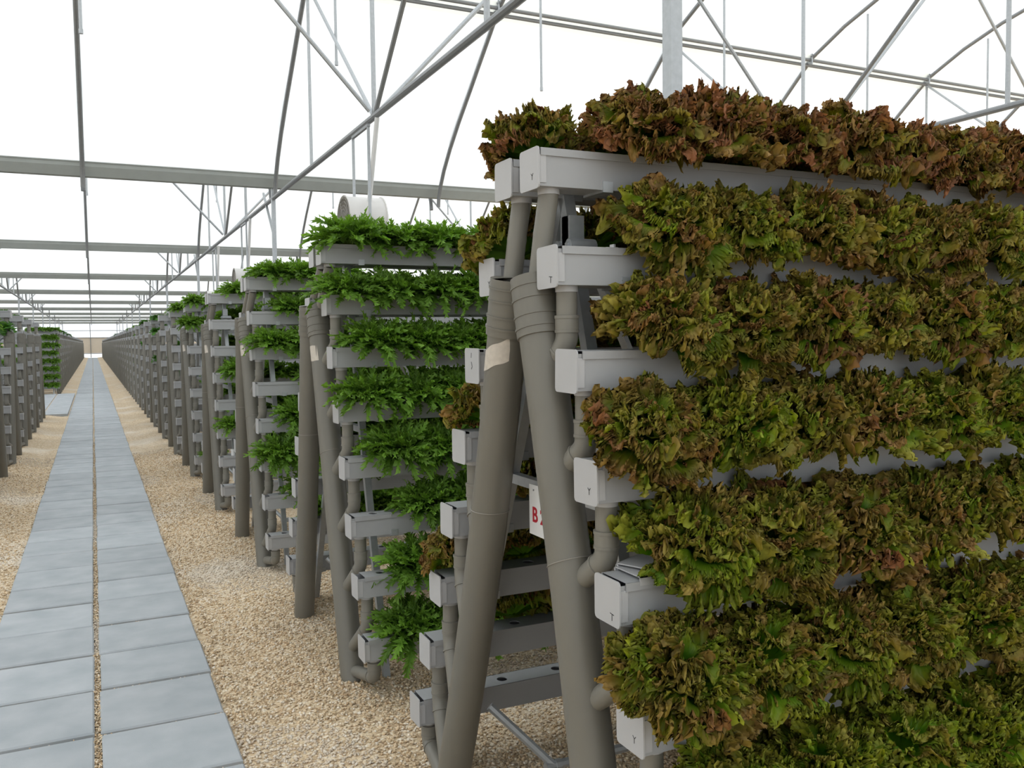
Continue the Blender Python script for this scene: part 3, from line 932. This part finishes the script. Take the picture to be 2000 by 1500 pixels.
# mizuna on the racks behind it
def miz_row(k, side, i, starts, cnt, size=1.0, meshes=None, word='mizuna', left=False, yc=None, name='mizuna_plant', rackword=None):
    meshes = meshes or MIZ
    if yc is None: yc = rack_y(k)
    for j in range(cnt):
        d = starts + HOLEP*j + random.uniform(-.01,.01)
        x = (LX - d) if left else (X_END + d)
        if left:      # racks turned round: their far face looks at the camera
            y = yc - (f_off(i)) if side == 'n' else yc - n_off(i)
        else:
            y = yc + (n_off(i) if side == 'n' else f_off(i))
        out = -1 if side == 'n' else 1
        rw = rackword or f'{ordinal(k)} rack right of the path'
        face = '' if side == 'n' else 'far-side '
        put(name, random.choice(meshes), x, y + out*.015, t_top(i)-.005, out, random.uniform(10,22) if i else random.uniform(2,8), size*random.uniform(.95,1.12), .5,
            f'{word}, {ordinal(j+1)} in {face}{LEVEL[i]} trough, {rw}', 'salad plant', 'green salad plants on the racks')
S2 = [.16,.115,.22,.15,.27,.37,.30,.23]
for i in range(8):
    miz_row(2, 'n', i, S2[i], 5 if i < 4 else 4, 1.05, word='bright green mizuna')
for i in (0,1,2,3,4,5,6):
    miz_row(2, 'f', i, .2+.05*(i%3), 4, 1.0, word='bright green mizuna')
S3 = [.21,.34,.15,.46,.30,.13,.30,.9]
for i in range(7):
    miz_row(3, 'n', i, S3[i], 3, 1.05, word='green mizuna')
for i in range(6):
    miz_row(3, 'f', i, .25+.06*(i%3), 2, 1.0, word='green mizuna')
S4 = [.30,.7,.42,.22,.5,.15,.5,.9]
for i in range(7):
    miz_row(4, 'n', i, S4[i], 3 if i < 3 else 2, 1.0, word='green mizuna')
for i in (0,1,2,4):
    miz_row(4, 'f', i, .3, 2, 1.0, word='green mizuna')
for i,(s,c) in {0:(.12,4),1:(.05,3),2:(.42,2),3:(.5,1),4:(.40,1),5:(.3,1),6:(.45,1),7:(.2,1)}.items():
    miz_row(5, 'n', i, s, c, .9, word='green mizuna')
for i,(s,c) in {0:(.15,4),1:(.5,2),4:(.30,1),6:(.2,1)}.items():
    miz_row(6, 'n', i, s, c, .9, MIZ if i < 2 else MIZS, word='green mizuna')
for k, lev in {7:(0,2,4), 8:(0,1,3), 9:(0,), 10:(0,2), 11:(0,), 12:(0,1,4), 13:(0,), 14:(0,), 15:(0,1), 17:(0,), 19:(0,), 22:(0,)}.items():
    for i in lev:
        miz_row(k, 'n', i, .25 if k % 2 else .12, 2 if i == 0 else 1, .85, MIZS if k in (12,13,14) else DARK, word='bushy green salad plant', name='leafy_green_plant')
# left racks
for j, yl in enumerate(left1):
    rw = f'{ordinal(j+1)} rack left of the path'
    for i, (s, c) in {0:(.30,3),1:(.08 if j < 3 else .5,2),2:(.35,1),3:(.25,1),5:(.1 if j == 1 else .4,1),7:(.12 if j == 1 else .5,1)}.items():
        miz_row(0, 'n', i, s, c, .85, MIZS if i > 1 else (MIZ if j < 2 else DARK), word='green salad plant', left=True, yc=yl, name='leafy_green_plant', rackword=rw)
for i in range(8):
    miz_row(0, 'n', i, .10 + .05*(i%2), 4, .95, MIZ, word='light green mizuna', left=True, yc=left2[0], rackword='first rack beyond the crossing')
for j in (1,3,5,8):
    miz_row(0, 'n', 0, .1, 2, .9, DARK, word='green salad plant', left=True, yc=left2[j], name='leafy_green_plant', rackword=f'{ordinal(j+1)} rack beyond the crossing')

# ------------------------------------------------------------------ small things
# row sign hung on the cross bar of the nearest rack, facing the path
sg = empty('row_sign', (X_END+.125, yc+.083, 1.10))
t = MB(); t.box((0,-.115,-.072),(.004,.115,.075)); obj('board', t.mesh('board', M_SIGN), sg)
def text_mesh(body, size, mat):
    cu = bpy.data.curves.new('lettering','FONT'); cu.body = body; cu.size = size; cu.align_x = 'CENTER'; cu.align_y = 'CENTER'
    cu.extrude = .0006; cu.offset = size*.018; cu.resolution_u = 3
    o = bpy.data.objects.new('lettering_curve', cu); COL.objects.link(o)
    dg = bpy.context.evaluated_depsgraph_get()
    me = bpy.data.meshes.new_from_object(o.evaluated_get(dg)); me.name = 'lettering'
    bpy.data.objects.remove(o); me.materials.clear(); me.materials.append(mat)
    return me
for ch, yl in (('B', .078), ('2', .030)):
    lt = obj('lettering', text_mesh(ch, .062, M_REDINK), sg)
    lt.matrix_local = Matrix(((0,0,-1,-.0008),(-1,0,0,yl),(0,1,0,-.014),(0,0,0,1)))
t = MB(); t.ring((-.002,.085,.06),(.001,.085,.06),.003,8); obj('rivet', t.mesh('rivet', M_GALVD), sg)
tag(sg, 'white row sign with red letter B and number behind the nearest grey pipe', 'sign')

# circulation fans under the truss
def fan(loc, label):
    f = empty('circulation_fan', loc)
    R, Lf = .27, .42
    m = MB()
    prof = [(0,R+.012),(.012,R+.012),(.014,R),(Lf-.014,R),(Lf-.012,R+.012),(Lf,R+.012),(Lf,R-.006),(0,R-.006)]
    n = 40; vs = []; fs = []
    for k in range(n):
        a = 2*PI*k/n
        vs += [(p, r*math.cos(a), r*math.sin(a)) for p, r in prof]
    q = len(prof)
    for k in range(n):
        for j in range(q):
            fs.append((k*q+j, ((k+1)%n)*q+j, ((k+1)%n)*q+(j+1)%q, k*q+(j+1)%q))
    m.add(vs, fs, True); obj('housing', m.mesh('housing', M_FANW), f)
    for xg in (0, Lf):
        m = MB()
        for rr_ in (.05,.09,.13,.17,.21,.25,.272):
            m.tube([(xg, rr_*math.cos(2*PI*k/30), rr_*math.sin(2*PI*k/30)) for k in range(31)], .0035, 5, False)
        for k in range(6):
            a = 2*PI*k/6; m.tube([(xg,0,0),(xg,.272*math.cos(a),.272*math.sin(a))], .004, 5)
        obj('guard', m.mesh('guard', M_WIRE), f)
    m = MB(); m.tube([(.10,0,0),(.30,0,0)], .075, 16); obj('motor', m.mesh('motor', M_FAND), f)
    for k in range(4):
        a = 2*PI*k/4+.3; u = Vector((0,math.cos(a),math.sin(a))); w = Vector((0,-math.sin(a),math.cos(a)))
        m = MB()
        m.add([Vector((.06,0,0))+u*.05+w*-.03, Vector((.10,0,0))+u*.05+w*.03, Vector((.12,0,0))+u*.25+w*.08, Vector((.03,0,0))+u*.25+w*-.06,
               Vector((.064,0,0))+u*.05+w*-.03, Vector((.104,0,0))+u*.05+w*.03, Vector((.124,0,0))+u*.25+w*.08, Vector((.034,0,0))+u*.25+w*-.06],
              [(0,1,2,3),(7,6,5,4),(0,4,5,1),(1,5,6,2),(2,6,7,3),(3,7,4,0)])
        obj('blade', m.mesh('blade', M_FAND), f)
    top = CHORD_Z - .10 - loc[2]
    for s in (-1, 1):
        m = MB(); m.beam((.21,s*.30,0),(.21,s*.30,top),.03,.012,up=(0,1,0)); obj('hanger_strap', m.mesh('hanger_strap', M_GALV), f)
    m = MB(); m.beam((.21,-.32,top),(.21,.32,top),.03,.03); obj('yoke', m.mesh('yoke', M_GALVD), f)
    m = MB(); m.tube([(.26,-.46,CHORD_Z-.05-loc[2]),(.24,-.12,.05)],.026,10); obj('conduit', m.mesh('conduit', M_WHITE), f)
    tag(f, label, 'fan', 'circulation fans under the roof')
    return f
fan((2.50, 9.42, 2.90), 'round white fan hanging above the second rack of mizuna')
fan((2.50, 17.6, 2.76), 'smaller-looking round fan hanging above the third and fourth racks')
fan((2.55, 22.6, 2.60), 'farthest round fan on straps above the green plants')

# white cap standing on a trough of the fourth rack
t = MB(); t.tube([(0,0,0),(0,0,.045),(0,0,.046),(0,0,.058)],[.018,.018,.023,.023],14)
o = obj('white_stopper', t.mesh('white_stopper', M_WHITE), None, (X_END+.12, rack_y(4)+n_off(6), t_top(6)-.0055))
tag(o, 'small white plastic stopper standing on a low trough of the fourth rack', 'stopper')
t = MB(); t.box((-.018,-.01,0),(.018,.01,.010)); t.box((.004,-.01,.010),(.009,.01,.018))
o = obj('white_clip', t.mesh('white_clip', M_WHITE), None, (X_END+.20, rack_y(1)+n_off(1)+.03, t_top(1)-.0055))
tag(o, 'small white clip on the lid of the second trough, nearest rack', 'clip')
